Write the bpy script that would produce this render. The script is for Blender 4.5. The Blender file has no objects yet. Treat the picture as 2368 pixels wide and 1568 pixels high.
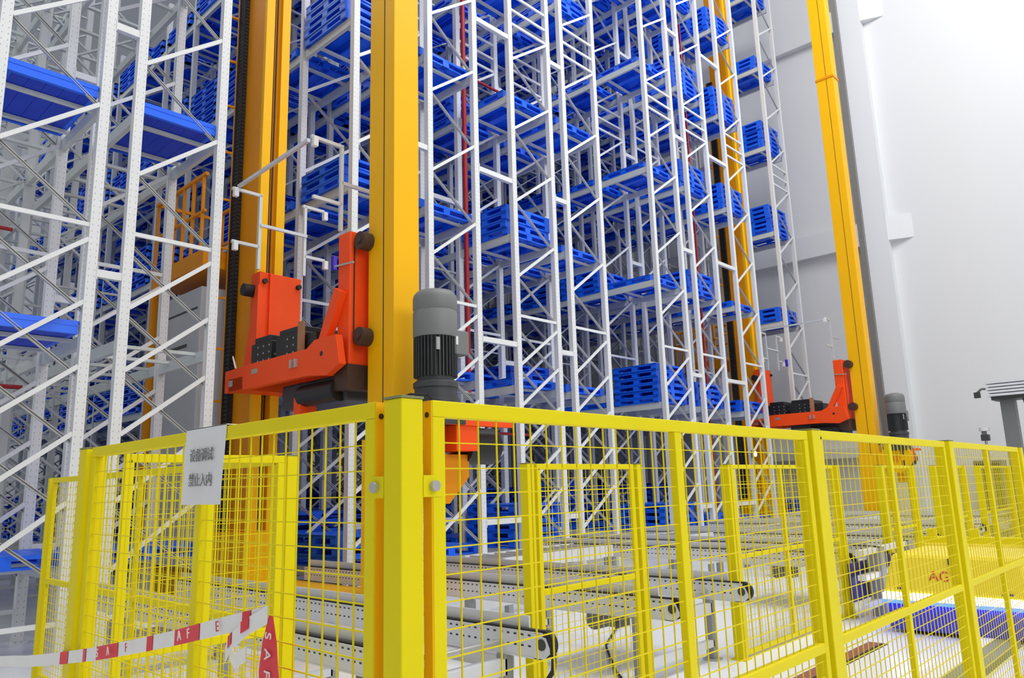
import bpy, math, random
from mathutils import Vector, Matrix
random.seed(7)
S = bpy.context.scene
COL = S.collection
# ------------------------------------------------------------------ camera
YAW, PIT, ROL = math.radians(46.788), math.radians(11.18), math.radians(-1.65)
fw = Vector((math.sin(YAW)*math.cos(PIT), math.cos(YAW)*math.cos(PIT), math.sin(PIT)))
rt = Vector((math.cos(YAW), -math.sin(YAW), 0)); up = rt.cross(fw)
r2 = rt*math.cos(ROL) + up*math.sin(ROL); u2 = up*math.cos(ROL) - rt*math.sin(ROL)
cd = bpy.data.cameras.new('camera'); cam = bpy.data.objects.new('camera', cd); COL.objects.link(cam)
m = Matrix((r2, u2, -fw)).transposed().to_4x4(); m.translation = Vector((0, 0, 1.59)); cam.matrix_world = m
cd.sensor_width = 36; cd.lens = 36*1742.2/2368; cd.clip_end = 300; cd.clip_start = 0.05
S.camera = cam
# ------------------------------------------------------------------ light and exposure
w = bpy.data.worlds.new('hall_light'); S.world = w; w.use_nodes = True
bg = w.node_tree.nodes['Background']; bg.inputs[0].default_value = (0.95, 0.97, 1.0, 1); bg.inputs[1].default_value = 0.40
def area(name, loc, target, sx, sy, power, color=(1, 1, 1)):
    d = bpy.data.lights.new(name, 'AREA'); d.shape = 'RECTANGLE'; d.size = sx; d.size_y = sy; d.energy = power; d.color = color
    o = bpy.data.objects.new(name, d); COL.objects.link(o); o.location = loc
    o.rotation_euler = (Vector(target)-Vector(loc)).to_track_quat('-Z', 'Y').to_euler()
    return o
area('front_hall_lamps', (9, -1, 21), (10, 6, 2), 22, 6, 2350)
area('front_fill_light', (5, -9, 9), (6, 6, 3), 14, 5, 640)  # unseen fill light, added to lift the fence fronts
area('wall_bay_lamps', (15, 1, 21), (24, 3, 8), 8, 6, 600)
S.view_settings.view_transform = 'Standard'; S.view_settings.look = 'None'
area('rear_left_fill', (-4, 24, 23), (1, 26, 6), 8, 16, 1500)  # unseen light, added to brighten the rear left and back wall
S.view_settings.exposure = 0.2; S.view_settings.gamma = 1; S.view_settings.use_curve_mapping = False
# ------------------------------------------------------------------ materials
def lin(c): return tuple(((v/255)/12.92 if v/255 <= .04045 else ((v/255+.055)/1.055)**2.4) for v in c)
MT = {}
def mat(name, rgb, rough=.5, metal=0, vary=.08, scale=6, emit=None, es=1, bump=0, spec=.5):
    k = bpy.data.materials.new(name); k.use_nodes = True; nt = k.node_tree; b = nt.nodes['Principled BSDF']
    c = lin(rgb); b.inputs['Base Color'].default_value = (*c, 1); b.inputs['Roughness'].default_value = rough; b.inputs['Metallic'].default_value = metal
    b.inputs['Specular IOR Level'].default_value = spec
    if vary:
        tc = nt.nodes.new('ShaderNodeTexCoord'); n = nt.nodes.new('ShaderNodeTexNoise'); n.inputs['Scale'].default_value = scale; n.inputs['Detail'].default_value = 4
        nt.links.new(tc.outputs['Object'], n.inputs['Vector'])
        mx = nt.nodes.new('ShaderNodeMix'); mx.data_type = 'RGBA'
        mx.inputs['A'].default_value = (*[v*(1-vary) for v in c], 1); mx.inputs['B'].default_value = (*[min(1, v*(1+vary)) for v in c], 1)
        nt.links.new(n.outputs['Fac'], mx.inputs['Factor']); nt.links.new(mx.outputs['Result'], b.inputs['Base Color'])
        if bump:
            bp = nt.nodes.new('ShaderNodeBump'); bp.inputs['Strength'].default_value = bump; bp.inputs['Distance'].default_value = .01
            nt.links.new(n.outputs['Fac'], bp.inputs['Height']); nt.links.new(bp.outputs['Normal'], b.inputs['Normal'])
    if emit:
        b.inputs['Emission Color'].default_value = (*lin(emit), 1); b.inputs['Emission Strength'].default_value = es
    MT[name] = k; return k
def perforate(k, axis, pitch, duty, rows, half, zaxis=2, dark=(.02, .02, .025)):
    """punched holes drawn on a sheet metal profile: small dark slots in rows"""
    nt = k.node_tree; b = nt.nodes['Principled BSDF']; L = nt.links
    tc = nt.nodes.new('ShaderNodeTexCoord'); sp = nt.nodes.new('ShaderNodeSeparateXYZ'); L.new(tc.outputs['Object'], sp.inputs[0])
    def M(op, a, b_=None, c_=None):
        n = nt.nodes.new('ShaderNodeMath'); n.operation = op
        for i, v in enumerate((a, b_, c_)):
            if v is None: continue
            if isinstance(v, (int, float)): n.inputs[i].default_value = v
            else: L.new(v, n.inputs[i])
        return n.outputs[0]
    along = M('LESS_THAN', M('FRACT', M('DIVIDE', sp.outputs[axis], pitch)), duty)
    acc = None
    for r in rows:
        hit = M('LESS_THAN', M('ABSOLUTE', M('SUBTRACT', sp.outputs[zaxis], r)), half)
        acc = hit if acc is None else M('MAXIMUM', acc, hit)
    f = M('MULTIPLY', along, acc)
    src = b.inputs['Base Color'].links[0].from_socket if b.inputs['Base Color'].links else None
    mx = nt.nodes.new('ShaderNodeMix'); mx.data_type = 'RGBA'
    if src: L.new(src, mx.inputs['A'])
    else: mx.inputs['A'].default_value = b.inputs['Base Color'].default_value
    mx.inputs['B'].default_value = (*dark, 1); L.new(f, mx.inputs['Factor']); L.new(mx.outputs['Result'], b.inputs['Base Color'])
mat('fence_yellow', (232, 214, 0), .5, vary=.05, spec=.2)
mat('wire_yellow', (230, 210, 4), .5, vary=0, spec=.2)
mat('crane_yellow', (250, 186, 0), .45, vary=.04, scale=2, spec=.25)
mat('crane_amber', (232, 146, 6), .45, vary=.08, scale=3, spec=.25)
mat('carriage_orange', (255, 82, 24), .45, vary=.05, spec=.25)
mat('brace_grey', (188, 188, 186), .45, vary=.05)
mat('brace_shade', (96, 96, 94), .5, vary=.1)
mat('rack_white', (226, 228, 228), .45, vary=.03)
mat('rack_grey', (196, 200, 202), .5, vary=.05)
perforate(mat('post_white', (226, 228, 228), .45, vary=.03), 2, .075, .24, (-.03, .03), .0035, 0, (.34, .35, .36))
mat('beam_grey', (206, 212, 210), .4, vary=.06)
mat('pallet_blue', (18, 104, 255), .38, vary=.1, scale=4)
mat('pallet_blue_shade', (8, 60, 205), .5, vary=.1, scale=4)
mat('motor_dark', (62, 63, 65), .5, vary=.1)
mat('motor_grey', (118, 120, 120), .5, vary=.05)
mat('black_steel', (26, 26, 28), .45, vary=.1)
mat('rubber_black', (34, 32, 32), .7, vary=.1)
mat('roller_shade_brown', (70, 48, 36), .6, vary=.1)
mat('aluminium', (214, 216, 218), .35, .3, vary=.03)
mat('zinc', (190, 190, 186), .35, .6, vary=.05)
mat('cabinet_grey', (186, 188, 190), .5, vary=.04)
mat('conveyor_white', (216, 218, 222), .4, vary=.04)
perforate(mat('conveyor_punched', (216, 218, 222), .4, vary=.04), 1, .062, .4, (.60, .665), .006)
mat('conveyor_grey', (150, 153, 156), .5, vary=.05)
mat('chain_dark', (70, 70, 72), .5, .3, vary=.15, scale=60)
mat('pipe_red', (176, 28, 34), .45, vary=.08)
mat('paper_white', (226, 226, 226), .8, vary=.02)
mat('ink_grey', (124, 122, 124), .8, vary=0)
mat('tape_white', (236, 234, 230), .5, vary=.03)
mat('tape_red', (226, 46, 60), .5, vary=.05)
mat('wall_paint', (224, 226, 228), .8, vary=.02, scale=.3)
mat('floor_paint', (238, 240, 242), .28, vary=.03, scale=.7)
mat('floor_band_red', (150, 84, 80), .5, vary=.15, scale=8)
mat('kerb_olive', (126, 130, 88), .5, vary=.15)
mat('agv_yellow', (255, 228, 66), .35, vary=.03)
mat('agv_navy', (46, 44, 120), .45, vary=.1)
mat('agv_blue_glow', (58, 62, 205), .45, vary=.1)
mat('agv_strip', (240, 244, 255), .4, vary=0, emit=(225, 232, 255), es=5)
mat('agv_blue_light', (60, 90, 255), .4, vary=0, emit=(40, 80, 255), es=5)
mat('lamp_glow', (255, 255, 255), .4, vary=0, emit=(255, 250, 255), es=14)
mat('text_red', (214, 60, 70), .6, vary=0)
mat('sensor_blue', (60, 40, 190), .5, vary=.05)
mat('brown_wood', (168, 118, 80), .7, vary=.15)
mat('rust_red', (140, 66, 48), .6, vary=.2)
# ------------------------------------------------------------------ mesh helpers
W = {}
def wl(o): return W.get(o, Vector((0, 0, 0))) if o else Vector((0, 0, 0))
class MB:
    def __init__(s): s.v = []; s.f = []
    def add(s, vs, fs):
        n = len(s.v); s.v += [tuple(p) for p in vs]; s.f += [tuple(i+n for i in f) for f in fs]; return s
    def box(s, x0, x1, y0, y1, z0, z1):
        return s.add([(x0,y0,z0),(x1,y0,z0),(x1,y1,z0),(x0,y1,z0),(x0,y0,z1),(x1,y0,z1),(x1,y1,z1),(x0,y1,z1)],
                     [(0,3,2,1),(4,5,6,7),(0,1,5,4),(1,2,6,5),(2,3,7,6),(3,0,4,7)])
    def bar(s, p, q, a, b, ref=(0, 0, 1)):
        """rectangular bar from p to q: a across (perpendicular to ref), b along ref"""
        p, q = Vector(p), Vector(q); d = (q-p).normalized(); r = Vector(ref)
        if abs(d.dot(r)) > .98: r = Vector((0, 1, 0))
        x = d.cross(r).normalized()*(a/2); y = x.cross(d).normalized()*(b/2)
        vs = [p-x-y, p+x-y, p+x+y, p-x+y, q-x-y, q+x-y, q+x+y, q-x+y]
        return s.add(vs, [(0,3,2,1),(4,5,6,7),(0,1,5,4),(1,2,6,5),(2,3,7,6),(3,0,4,7)])
    def cyl(s, p, q, r, n=16, r1=None, caps=True):
        p, q = Vector(p), Vector(q); d = (q-p).normalized(); a = Vector((0,0,1)) if abs(d.z) < .9 else Vector((1,0,0))
        x = d.cross(a).normalized(); y = d.cross(x); r1 = r if r1 is None else r1
        vs = [p+(x*math.cos(2*math.pi*i/n)+y*math.sin(2*math.pi*i/n))*r for i in range(n)] + [q+(x*math.cos(2*math.pi*i/n)+y*math.sin(2*math.pi*i/n))*r1 for i in range(n)]
        fs = [(i, (i+1) % n, n+(i+1) % n, n+i) for i in range(n)]
        if caps: fs += [tuple(range(n))[::-1], tuple(range(n, 2*n))]
        return s.add(vs, fs)
    def lathe(s, c, prof, n=28):
        """rings of (radius, z) about a vertical axis through c"""
        vs = []; fs = []
        for r, z in prof: vs += [(c[0]+r*math.cos(2*math.pi*i/n), c[1]+r*math.sin(2*math.pi*i/n), c[2]+z) for i in range(n)]
        for k in range(len(prof)-1): fs += [(k*n+i, k*n+(i+1) % n, (k+1)*n+(i+1) % n, (k+1)*n+i) for i in range(n)]
        fs += [tuple(range(n))[::-1], tuple(range((len(prof)-1)*n, len(prof)*n))]
        return s.add(vs, fs)
    def prism(s, pts, axis, a, b):
        """polygon given in the other two axes (in xyz order), extruded along axis from a to b"""
        def P(p, t):
            l = list(p); l.insert(axis, t); return tuple(l)
        n = len(pts); vs = [P(p, a) for p in pts]+[P(p, b) for p in pts]
        return s.add(vs, [tuple(range(n))[::-1], tuple(range(n, 2*n))]+[(i, (i+1) % n, n+(i+1) % n, n+i) for i in range(n)])
    def tube(s, pts, r, n=8):
        for a, b in zip(pts[:-1], pts[1:]): s.cyl(a, b, r, n)
        return s
    def ring(s, c, R, r, axis='x', n=20):
        for i in range(n):
            a0, a1 = 2*math.pi*i/n, 2*math.pi*(i+1)/n
            f = (lambda a: (c[0], c[1]+R*math.cos(a), c[2]+R*math.sin(a))) if axis == 'x' else (lambda a: (c[0]+R*math.cos(a), c[1]+R*math.sin(a), c[2]))
            s.cyl(f(a0), f(a1), r, 6)
        return s
    def mesh(s, name, m, off=Vector((0, 0, 0)), smooth=False):
        me = bpy.data.meshes.new(name); me.from_pydata([(p[0]-off[0], p[1]-off[1], p[2]-off[2]) for p in s.v], [], s.f); me.materials.append(MT[m])
        import bmesh
        bm = bmesh.new(); bm.from_mesh(me); bmesh.ops.recalc_face_normals(bm, faces=bm.faces); bm.to_mesh(me); bm.free()
        if smooth:
            me.polygons.foreach_set('use_smooth', [True]*len(me.polygons)); me.set_sharp_from_angle(angle=math.radians(35))
        me.update(); return me
    def build(s, name, m, parent=None, smooth=False, bevel=0, origin=None):
        off = Vector(origin) if origin is not None else wl(parent)
        o = link(name, s.mesh(name, m, off, smooth), parent)
        if origin is not None: o.location = Vector(origin)-wl(parent)
        if bevel:
            b = o.modifiers.new('edge', 'BEVEL'); b.width = bevel; b.segments = 2; b.limit_method = 'ANGLE'
        return o
def link(name, me, parent=None, loc=None):
    o = bpy.data.objects.new(name, me); COL.objects.link(o)
    if parent: o.parent = parent
    if loc is not None: o.location = loc
    W[o] = wl(parent)+o.location
    return o
def tag(o, label=None, cat=None, group=None, kind=None):
    if label: o['label'] = label
    if cat: o['category'] = cat
    if group: o['group'] = group
    if kind: o['kind'] = kind
    return o
def thing(name, label, cat, loc=(0, 0, 0), group=None):
    o = bpy.data.objects.new(name, None); COL.objects.link(o); o.location = loc; o.empty_display_size = .1
    W[o] = Vector(loc); return tag(o, label, cat, group)
def hold(name, parent, loc=(0, 0, 0)):
    o = bpy.data.objects.new(name, None); COL.objects.link(o); o.parent = parent; o.location = loc; o.empty_display_size = .1
    W[o] = wl(parent)+Vector(loc); return o
def kids(o): return [c for c in bpy.data.objects if c.parent == o]
def copy_tree(o, shift, parent=None):
    c = o.copy(); COL.objects.link(c); c.parent = parent
    if parent is None: c.location = o.location+Vector(shift)
    W[c] = wl(o)+Vector(shift)
    for k in list(o.children): copy_tree(k, shift, c)
    return c
def text_mesh(name, body, size, m, matrix, parent=None, extrude=.0008):
    c = bpy.data.curves.new(name, 'FONT'); c.body = body; c.size = size; c.align_x = 'CENTER'; c.align_y = 'CENTER'; c.extrude = extrude
    t = bpy.data.objects.new(name, c); COL.objects.link(t)
    me = bpy.data.meshes.new_from_object(t.evaluated_get(bpy.context.evaluated_depsgraph_get()))
    bpy.data.objects.remove(t); me.transform(matrix); me.transform(Matrix.Translation(-wl(parent)))
    me.materials.clear(); me.materials.append(MT[m]); me.name = name
    return link(name, me, parent)
# ------------------------------------------------------------------ the setting
tag(MB().box(-30, 60, -40, 60, -.2, 0).build('floor', 'floor_paint'), kind='structure')
WX = 24.45
tag(MB().box(WX, WX+.4, -25, 48, 0, 24).build('wall_right', 'wall_paint'), kind='structure')
tag(MB().box(-25, WX+.4, -25, 44.4, 24, 24.3).build('ceiling', 'wall_paint'), kind='structure')
tag(MB().box(-25, WX, 44, 44.4, 0, 24).build('wall_back', 'wall_paint'), kind='structure')
for i, y in enumerate((-7.9, -.6, 7.12, 14.3, 21.6, 28.9)):
    tag(MB().box(WX-.3, WX, y-.42, y+.42, 0, 24).build('trim_%d' % (i+1), 'wall_paint'), kind='structure')
for i, (z0, z1) in enumerate(((8.75, 9.5), (16.25, 17.0), (2.2, 2.5))):
    b = MB().box(WX-.26, WX, 7.5, 44, z0, z1)
    if z0 > 3: b.prism([(WX, 6.72), (WX-.29, 6.72), (WX, 6.05)], 2, z0, z1)  # wedge added to imitate the ledge's fading shadow beside the pilaster
    tag(b.build('trim_%d' % (i+7), 'wall_paint'), kind='structure')
tag(MB().box(WX-.03, WX, -25, 44, 0, .16).build('baseboard_right', 'cabinet_grey'), kind='structure')
tag(MB().box(2.5, 8.1, 2.78, 2.9, 0, .004).build('trim_10', 'floor_band_red'), kind='structure')  # flat dull red band on the floor
tag(MB().box(2.5, 8.1, 2.72, 2.78, 0, .004).build('trim_11', 'rubber_black'), kind='structure')  # flat black band along the near edge of the red one
# ------------------------------------------------------------------ racks
NB, PITCH, Y0 = 14, 1.5, 9.05
LEV = [.5, 3.33, 6.17, 8.97, 11.76, 14.46, 17.1]
ZL = .73
def lev(key): return ([.84]+LEV[1:]) if key in 'AB' else LEV
R_ = dict(A=(1.66, 2.71, 12), B=(3.09, 4.13, 12), C=(6.22, 7.30, 13), D=(7.72, 8.80, 13), E=(9.78, 10.91, 14), F=(11.37, 12.49, 14.5),
          G=(14.58, 15.74, 16.5), H=(16.30, 17.45, 17.5), I=(18.52, 19.62, 18), J=(21.5, 22.66, 20))
RL = dict(A='leftmost white pallet rack, seen behind the open mesh gate', B='white pallet rack beside the black cable chain of the near crane',
          C='white pallet rack half hidden behind the front yellow mast of the near crane', D='white pallet rack straight behind the grey upright motor',
          E='white pallet rack just right of the vertical red riser pipe', F='white pallet rack on the left of the open middle aisle',
          G='white pallet rack on the right of the open middle aisle', H='white pallet rack second to the right of the open middle aisle',
          I='white pallet rack beside the rear mast of the far crane', J='slim white pallet rack holding tall blue stacks by the right wall')
RS = dict(A='leftmost rack', B='rack beside the black cable chain', C='rack behind the near yellow mast', D='rack behind the grey motor',
          E='rack right of the red riser', F='rack left of the middle aisle', G='rack right of the middle aisle', H='second rack right of the middle aisle',
          I='rack beside the far rear mast', J='rack by the right wall')
def brace_list(zmax):
    """(kind, z) of the lattice: horizontals, rising and falling diagonals"""
    L = [('h', 4.66), ('h', .35)]
    z = .9
    for k in range(5): L += [('u', 3.74-k*ZL+.02), ('d', 4.40-k*ZL)]
    z = 4.68; r = True                     # zigzag starts at the right post
    while z+ZL < min(10.6, zmax):
        L.append(('d' if r else 'u', z+ZL if r else z)); z += ZL; r = not r
    if zmax > 11:
        L += [('h', 10.57), ('h', 10.88), ('h', 11.22)]; z = 11.25; r = False
        while z+ZL < zmax-.3:
            L.append(('u' if not r else 'd', z if not r else z+ZL)); z += ZL; r = not r
    return L
_bc = {}
def brace_mesh(kind, wd):
    key = (kind, round(wd, 2))
    if key not in _bc:
        b = MB(); x = wd-.1
        if kind == 'h': b.bar((0, -.015, 0), (x, -.015, 0), .035, .05)
        elif kind == 'u': b.bar((0, -.03, 0), (x, -.03, ZL), .03, .05, (0, 1, 0)) if False else b.bar((0, -.03, 0), (x, -.03, ZL), .05, .03, (0, 1, 0))
        else:
            for dz in (-.016, .016): b.bar((0, .02, dz), (x, .02, dz-ZL), .007, .035, (0, 1, 0))
            b.bar((0, .036, 0), (x, .036, -ZL), .036, .006, (0, 1, 0))
        _bc[key] = b.mesh('brace', 'brace_grey' if kind == 'd' else 'rack_white')
    return _bc[key]
_pc = {}
def post_mesh(zmax):
    if zmax not in _pc:
        b = MB(); b.box(-.055, .055, -.05, -.042, 0, zmax); b.box(-.055, -.047, -.05, .05, 0, zmax); b.box(.047, .055, -.05, .05, 0, zmax)
        b.box(-.047, -.03, .042, .05, 0, zmax); b.box(.03, .047, .042, .05, 0, zmax); b.box(-.09, .09, -.085, .085, 0, .012)
        _pc[zmax] = b.mesh('post', 'post_white')
    return _pc[zmax]
racks = {}
for key, (xa, xb, zm) in R_.items():
    wd = xb-xa
    t = thing('pallet_rack', RL[key], 'rack', (xa, Y0, 0), 'white steel pallet racks'); racks[key] = t
    for n in (0, 1):
        fr = hold('upright_frame', t, (0, n*PITCH, 0))
        link('post', post_mesh(zm), fr, (0, 0, 0)); link('post', post_mesh(zm), fr, (wd, 0, 0))
        for kd, z in brace_list(zm): link('brace', brace_mesh(kd, wd), fr, (.05, 0, z))
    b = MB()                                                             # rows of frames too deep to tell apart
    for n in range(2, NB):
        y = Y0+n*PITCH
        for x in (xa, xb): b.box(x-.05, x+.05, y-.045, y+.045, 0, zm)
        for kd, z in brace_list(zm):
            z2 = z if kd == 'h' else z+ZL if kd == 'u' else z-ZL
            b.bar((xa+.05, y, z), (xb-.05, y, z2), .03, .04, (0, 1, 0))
    tag(b.build('rear_frames', 'rack_grey', t), kind='stuff')  # same frames in darker grey, interior shade put into the colour
    for z in lev(key):
        if z > zm: continue
        for n in range(2):
            for x, d in ((0, 1), (wd, -1)):
                bm_ = MB().box(x-.03, x+.03, n*PITCH+.05, (n+1)*PITCH-.05, z-.08, z+.06)
                bm_.box(x-.045, x+.045, n*PITCH+.048, n*PITCH+.06, z-.1, z+.1); bm_.box(x-.045, x+.045, (n+1)*PITCH-.06, (n+1)*PITCH-.048, z-.1, z+.1)
                link('beam', bm_.mesh('beam', 'beam_grey'), t)
        for x in (.16, wd-.16):
            for n in range(2): link('support_bar', MB().box(0, 0, 0, 0, 0, 0).mesh('x', 'beam_grey') if False else MB().box(.0, wd, n*PITCH+(.35 if x < .5 else 1.15)-.03, n*PITCH+(.35 if x < .5 else 1.15)+.03, z+.02, z+.06).mesh('support_bar', 'beam_grey'), t)
    b = MB()
    for z in lev(key):
        if z > zm: continue
        for x in (0, wd): b.box(xa+x-.03, xa+x+.03, Y0+2*PITCH, Y0+(NB-1)*PITCH, z-.08, z+.06)
        for n in range(2, NB-1):
            for f in (.35, 1.15): b.box(xa, xb, Y0+n*PITCH+f-.03, Y0+n*PITCH+f+.03, z+.02, z+.06)
    tag(b.build('rear_beams', 'beam_grey', t), kind='stuff')
for a, c in ('AB', 'CD', 'DE', 'EF', 'GH', 'HI'):
    for z in (1.05, 4.11, 7.22, 10.21, 13.2, 16.2):
        if z < R_[a][2]:
            for n in (0, 1):
                b = MB().box(R_[a][1]+.05, R_[c][0]-.05, Y0+n*PITCH-.04, Y0+n*PITCH+.04, z-.045, z+.045)
                b.box(R_[a][1]+.05, R_[a][1]+.06, Y0+n*PITCH-.06, Y0+n*PITCH+.06, z-.08, z+.08)
                b.build('row_spacer', 'rack_white', racks[a])
# diagonal back ties in the flues
for a, c, y in (('A', 'B', 12.1), ('D', 'E', 10.6)):
    for z in (3.0, 6.0, 9.0): MB().bar((R_[a][1], y, z), (R_[c][0], y, z+1.2), .03, .03).build('flue_tie', 'rack_grey', racks[a])
# ------------------------------------------------------------------ pallets
def pallet_mb(ox=0, oy=0, oz=0, parts='all'):
    X, Y, H = .62, .60, .148
    b = MB()
    if parts in ('all', 'deck'):
        for i in range(7): b.box(ox-X+i*.179, ox-X+i*.179+.166, oy-Y, oy+Y, oz+H-.022, oz+H)
        b.box(ox-X, ox+X, oy-Y, oy-Y+.03, oz+H-.045, oz+H-.005); b.box(ox-X, ox+X, oy+Y-.03, oy+Y, oz+H-.045, oz+H-.005)
        b.box(ox-X, ox-X+.03, oy-Y, oy+Y, oz+H-.045, oz+H-.005); b.box(ox+X-.03, ox+X, oy-Y, oy+Y, oz+H-.045, oz+H-.005)
    if parts in ('all', 'block'):
        for x in (-X+.07, 0, X-.07):
            for y in (-Y+.07, 0, Y-.07): b.box(ox+x-.07, ox+x+.07, oy+y-.07, oy+y+.07, oz+.024, oz+H-.03)
    if parts in ('all', 'skid'):
        for x in (-X+.07, 0, X-.07): b.box(ox+x-.07, ox+x+.07, oy-Y, oy+Y, oz, oz+.026)
        for y in (-Y+.07, Y-.07): b.box(ox-X, ox+X, oy+y-.06, oy+y+.06, oz, oz+.026)
    return b
PM = pallet_mb().mesh('plastic_pallet', 'pallet_blue')
ORD = ['bottom', 'second', 'third', 'fourth', 'fifth', 'sixth', 'seventh']
SH = ['lowest shelf', 'second shelf', 'third shelf', 'fourth shelf', 'fifth shelf', 'sixth shelf', 'seventh shelf']
BAY = ['front bay', 'second bay', 'third bay']
explicit = {('A', 2, 0): 1, ('B', 2, 0): 1, ('A', 1, 0): 1, ('B', 3, 0): 1, ('B', 1, 0): 0, ('A', 3, 0): 0, ('A', 0, 0): 1, ('B', 0, 0): 1, ('A', 0, 1): 0, ('B', 0, 1): 0,
            ('G', 1, 0): 6, ('G', 2, 0): 1, ('G', 3, 0): 1, ('G', 4, 0): 1, ('G', 2, 1): 4, ('G', 0, 0): 4,
            ('E', 2, 0): 4, ('E', 1, 0): 1, ('F', 1, 0): 1, ('F', 2, 0): 1, ('D', 2, 0): 1, ('D', 1, 0): 1, ('C', 2, 0): 3, ('C', 3, 0): 5, ('E', 3, 0): 1, ('F', 3, 0): 1, ('D', 3, 0): 1,
            ('J', 0, 0): 3, ('J', 1, 0): 2, ('J', 2, 0): 3, ('J', 3, 0): 6, ('J', 4, 0): 6, ('J', 5, 0): 3, ('J', 6, 0): 4,
            ('I', 2, 0): 1, ('I', 3, 0): 5, ('I', 4, 0): 6, ('I', 5, 0): 5, ('I', 1, 0): 2, ('H', 2, 0): 4, ('H', 3, 0): 5, ('H', 4, 0): 6, ('H', 1, 0): 4}
total = 0
deep = MB()
for key, (xa, xb, zm) in R_.items():
    cx = (xa+xb)/2
    for li, z in enumerate(lev(key)):
        if z > zm-1: continue
        for n in range(NB-1):
            if (key, li, n) in explicit: cnt = explicit[(key, li, n)]
            elif key in 'AB': cnt = 1 if (n > 3 and random.random() < .22) else 0
            elif key == 'J': cnt = 0
            else: cnt = random.choice((0, 1, 1, 1, 1, 2, 3, 5)) if n < 2 else random.choice((5, 6, 7, 8)) if li < 2 else random.choice((2, 3, 5, 6, 6, 7))  # deep stacks on the low shelves made fuller, added to block light
            y = Y0+(n+.5)*PITCH
            for k in range(cnt):
                dx, dy = random.uniform(-.02, .02), random.uniform(-.02, .02)
                zz = z+.062+k*.15
                if n < 2 and total < 296:
                    lab = '%s, %s, %s, %s' % ((ORD[k]+' blue pallet'+(' up' if k else '')) if cnt > 1 else 'lone blue pallet', SH[li], BAY[n], RS[key])
                    if key in 'AB' and li in (1, 2, 3):
                        p = thing('plastic_pallet', lab, 'pallet', (cx+dx, y+dy, zz), 'blue plastic pallets on the racks')
                        hx, y0_, y1_ = .455, 9.06, 10.42
                        for i in range(6): MB().box(cx-hx+i*.157, cx-hx+i*.157+.15, y0_+.02, y1_-.02, zz+.125, zz+.148).build('deck_board', 'pallet_blue', p)
                        for ya, yb in ((y0_, y0_+.05), (y1_-.05, y1_)): MB().box(cx-hx, cx+hx, ya, yb, zz, zz+.148).box(cx-hx, cx+hx, ya-.006, yb+.006, zz+.09, zz+.1).build('end_skirt', 'pallet_blue', p)
                        for xa_, xb_ in ((cx-hx, cx-hx+.05), (cx+hx-.05, cx+hx)): MB().box(xa_, xb_, y0_+.05, y1_-.05, zz, zz+.125).build('side_skirt', 'pallet_blue', p)
                        for i in range(5): MB().box(cx-hx+.05+i*.174, cx-hx+.05+i*.174+.17, y0_+.05, y1_-.05, zz+.004, zz+.02+.004*(i % 2)).build('bottom_board', 'pallet_blue_shade', p)  # darker pallet blue, shade put into the underside colour
                    else:
                        tag(link('plastic_pallet', PM, None, (cx+dx, y+dy, zz)), lab, 'pallet', 'blue plastic pallets on the racks')
                    total += 1
                elif n >= 1: deep.add(pallet_mb(cx+dx, y+dy, zz).v, pallet_mb().f)
tag(deep.build('plastic_pallets', 'pallet_blue'), 'blue plastic pallets deep inside the white racks', 'pallets', None, 'stuff')
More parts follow.
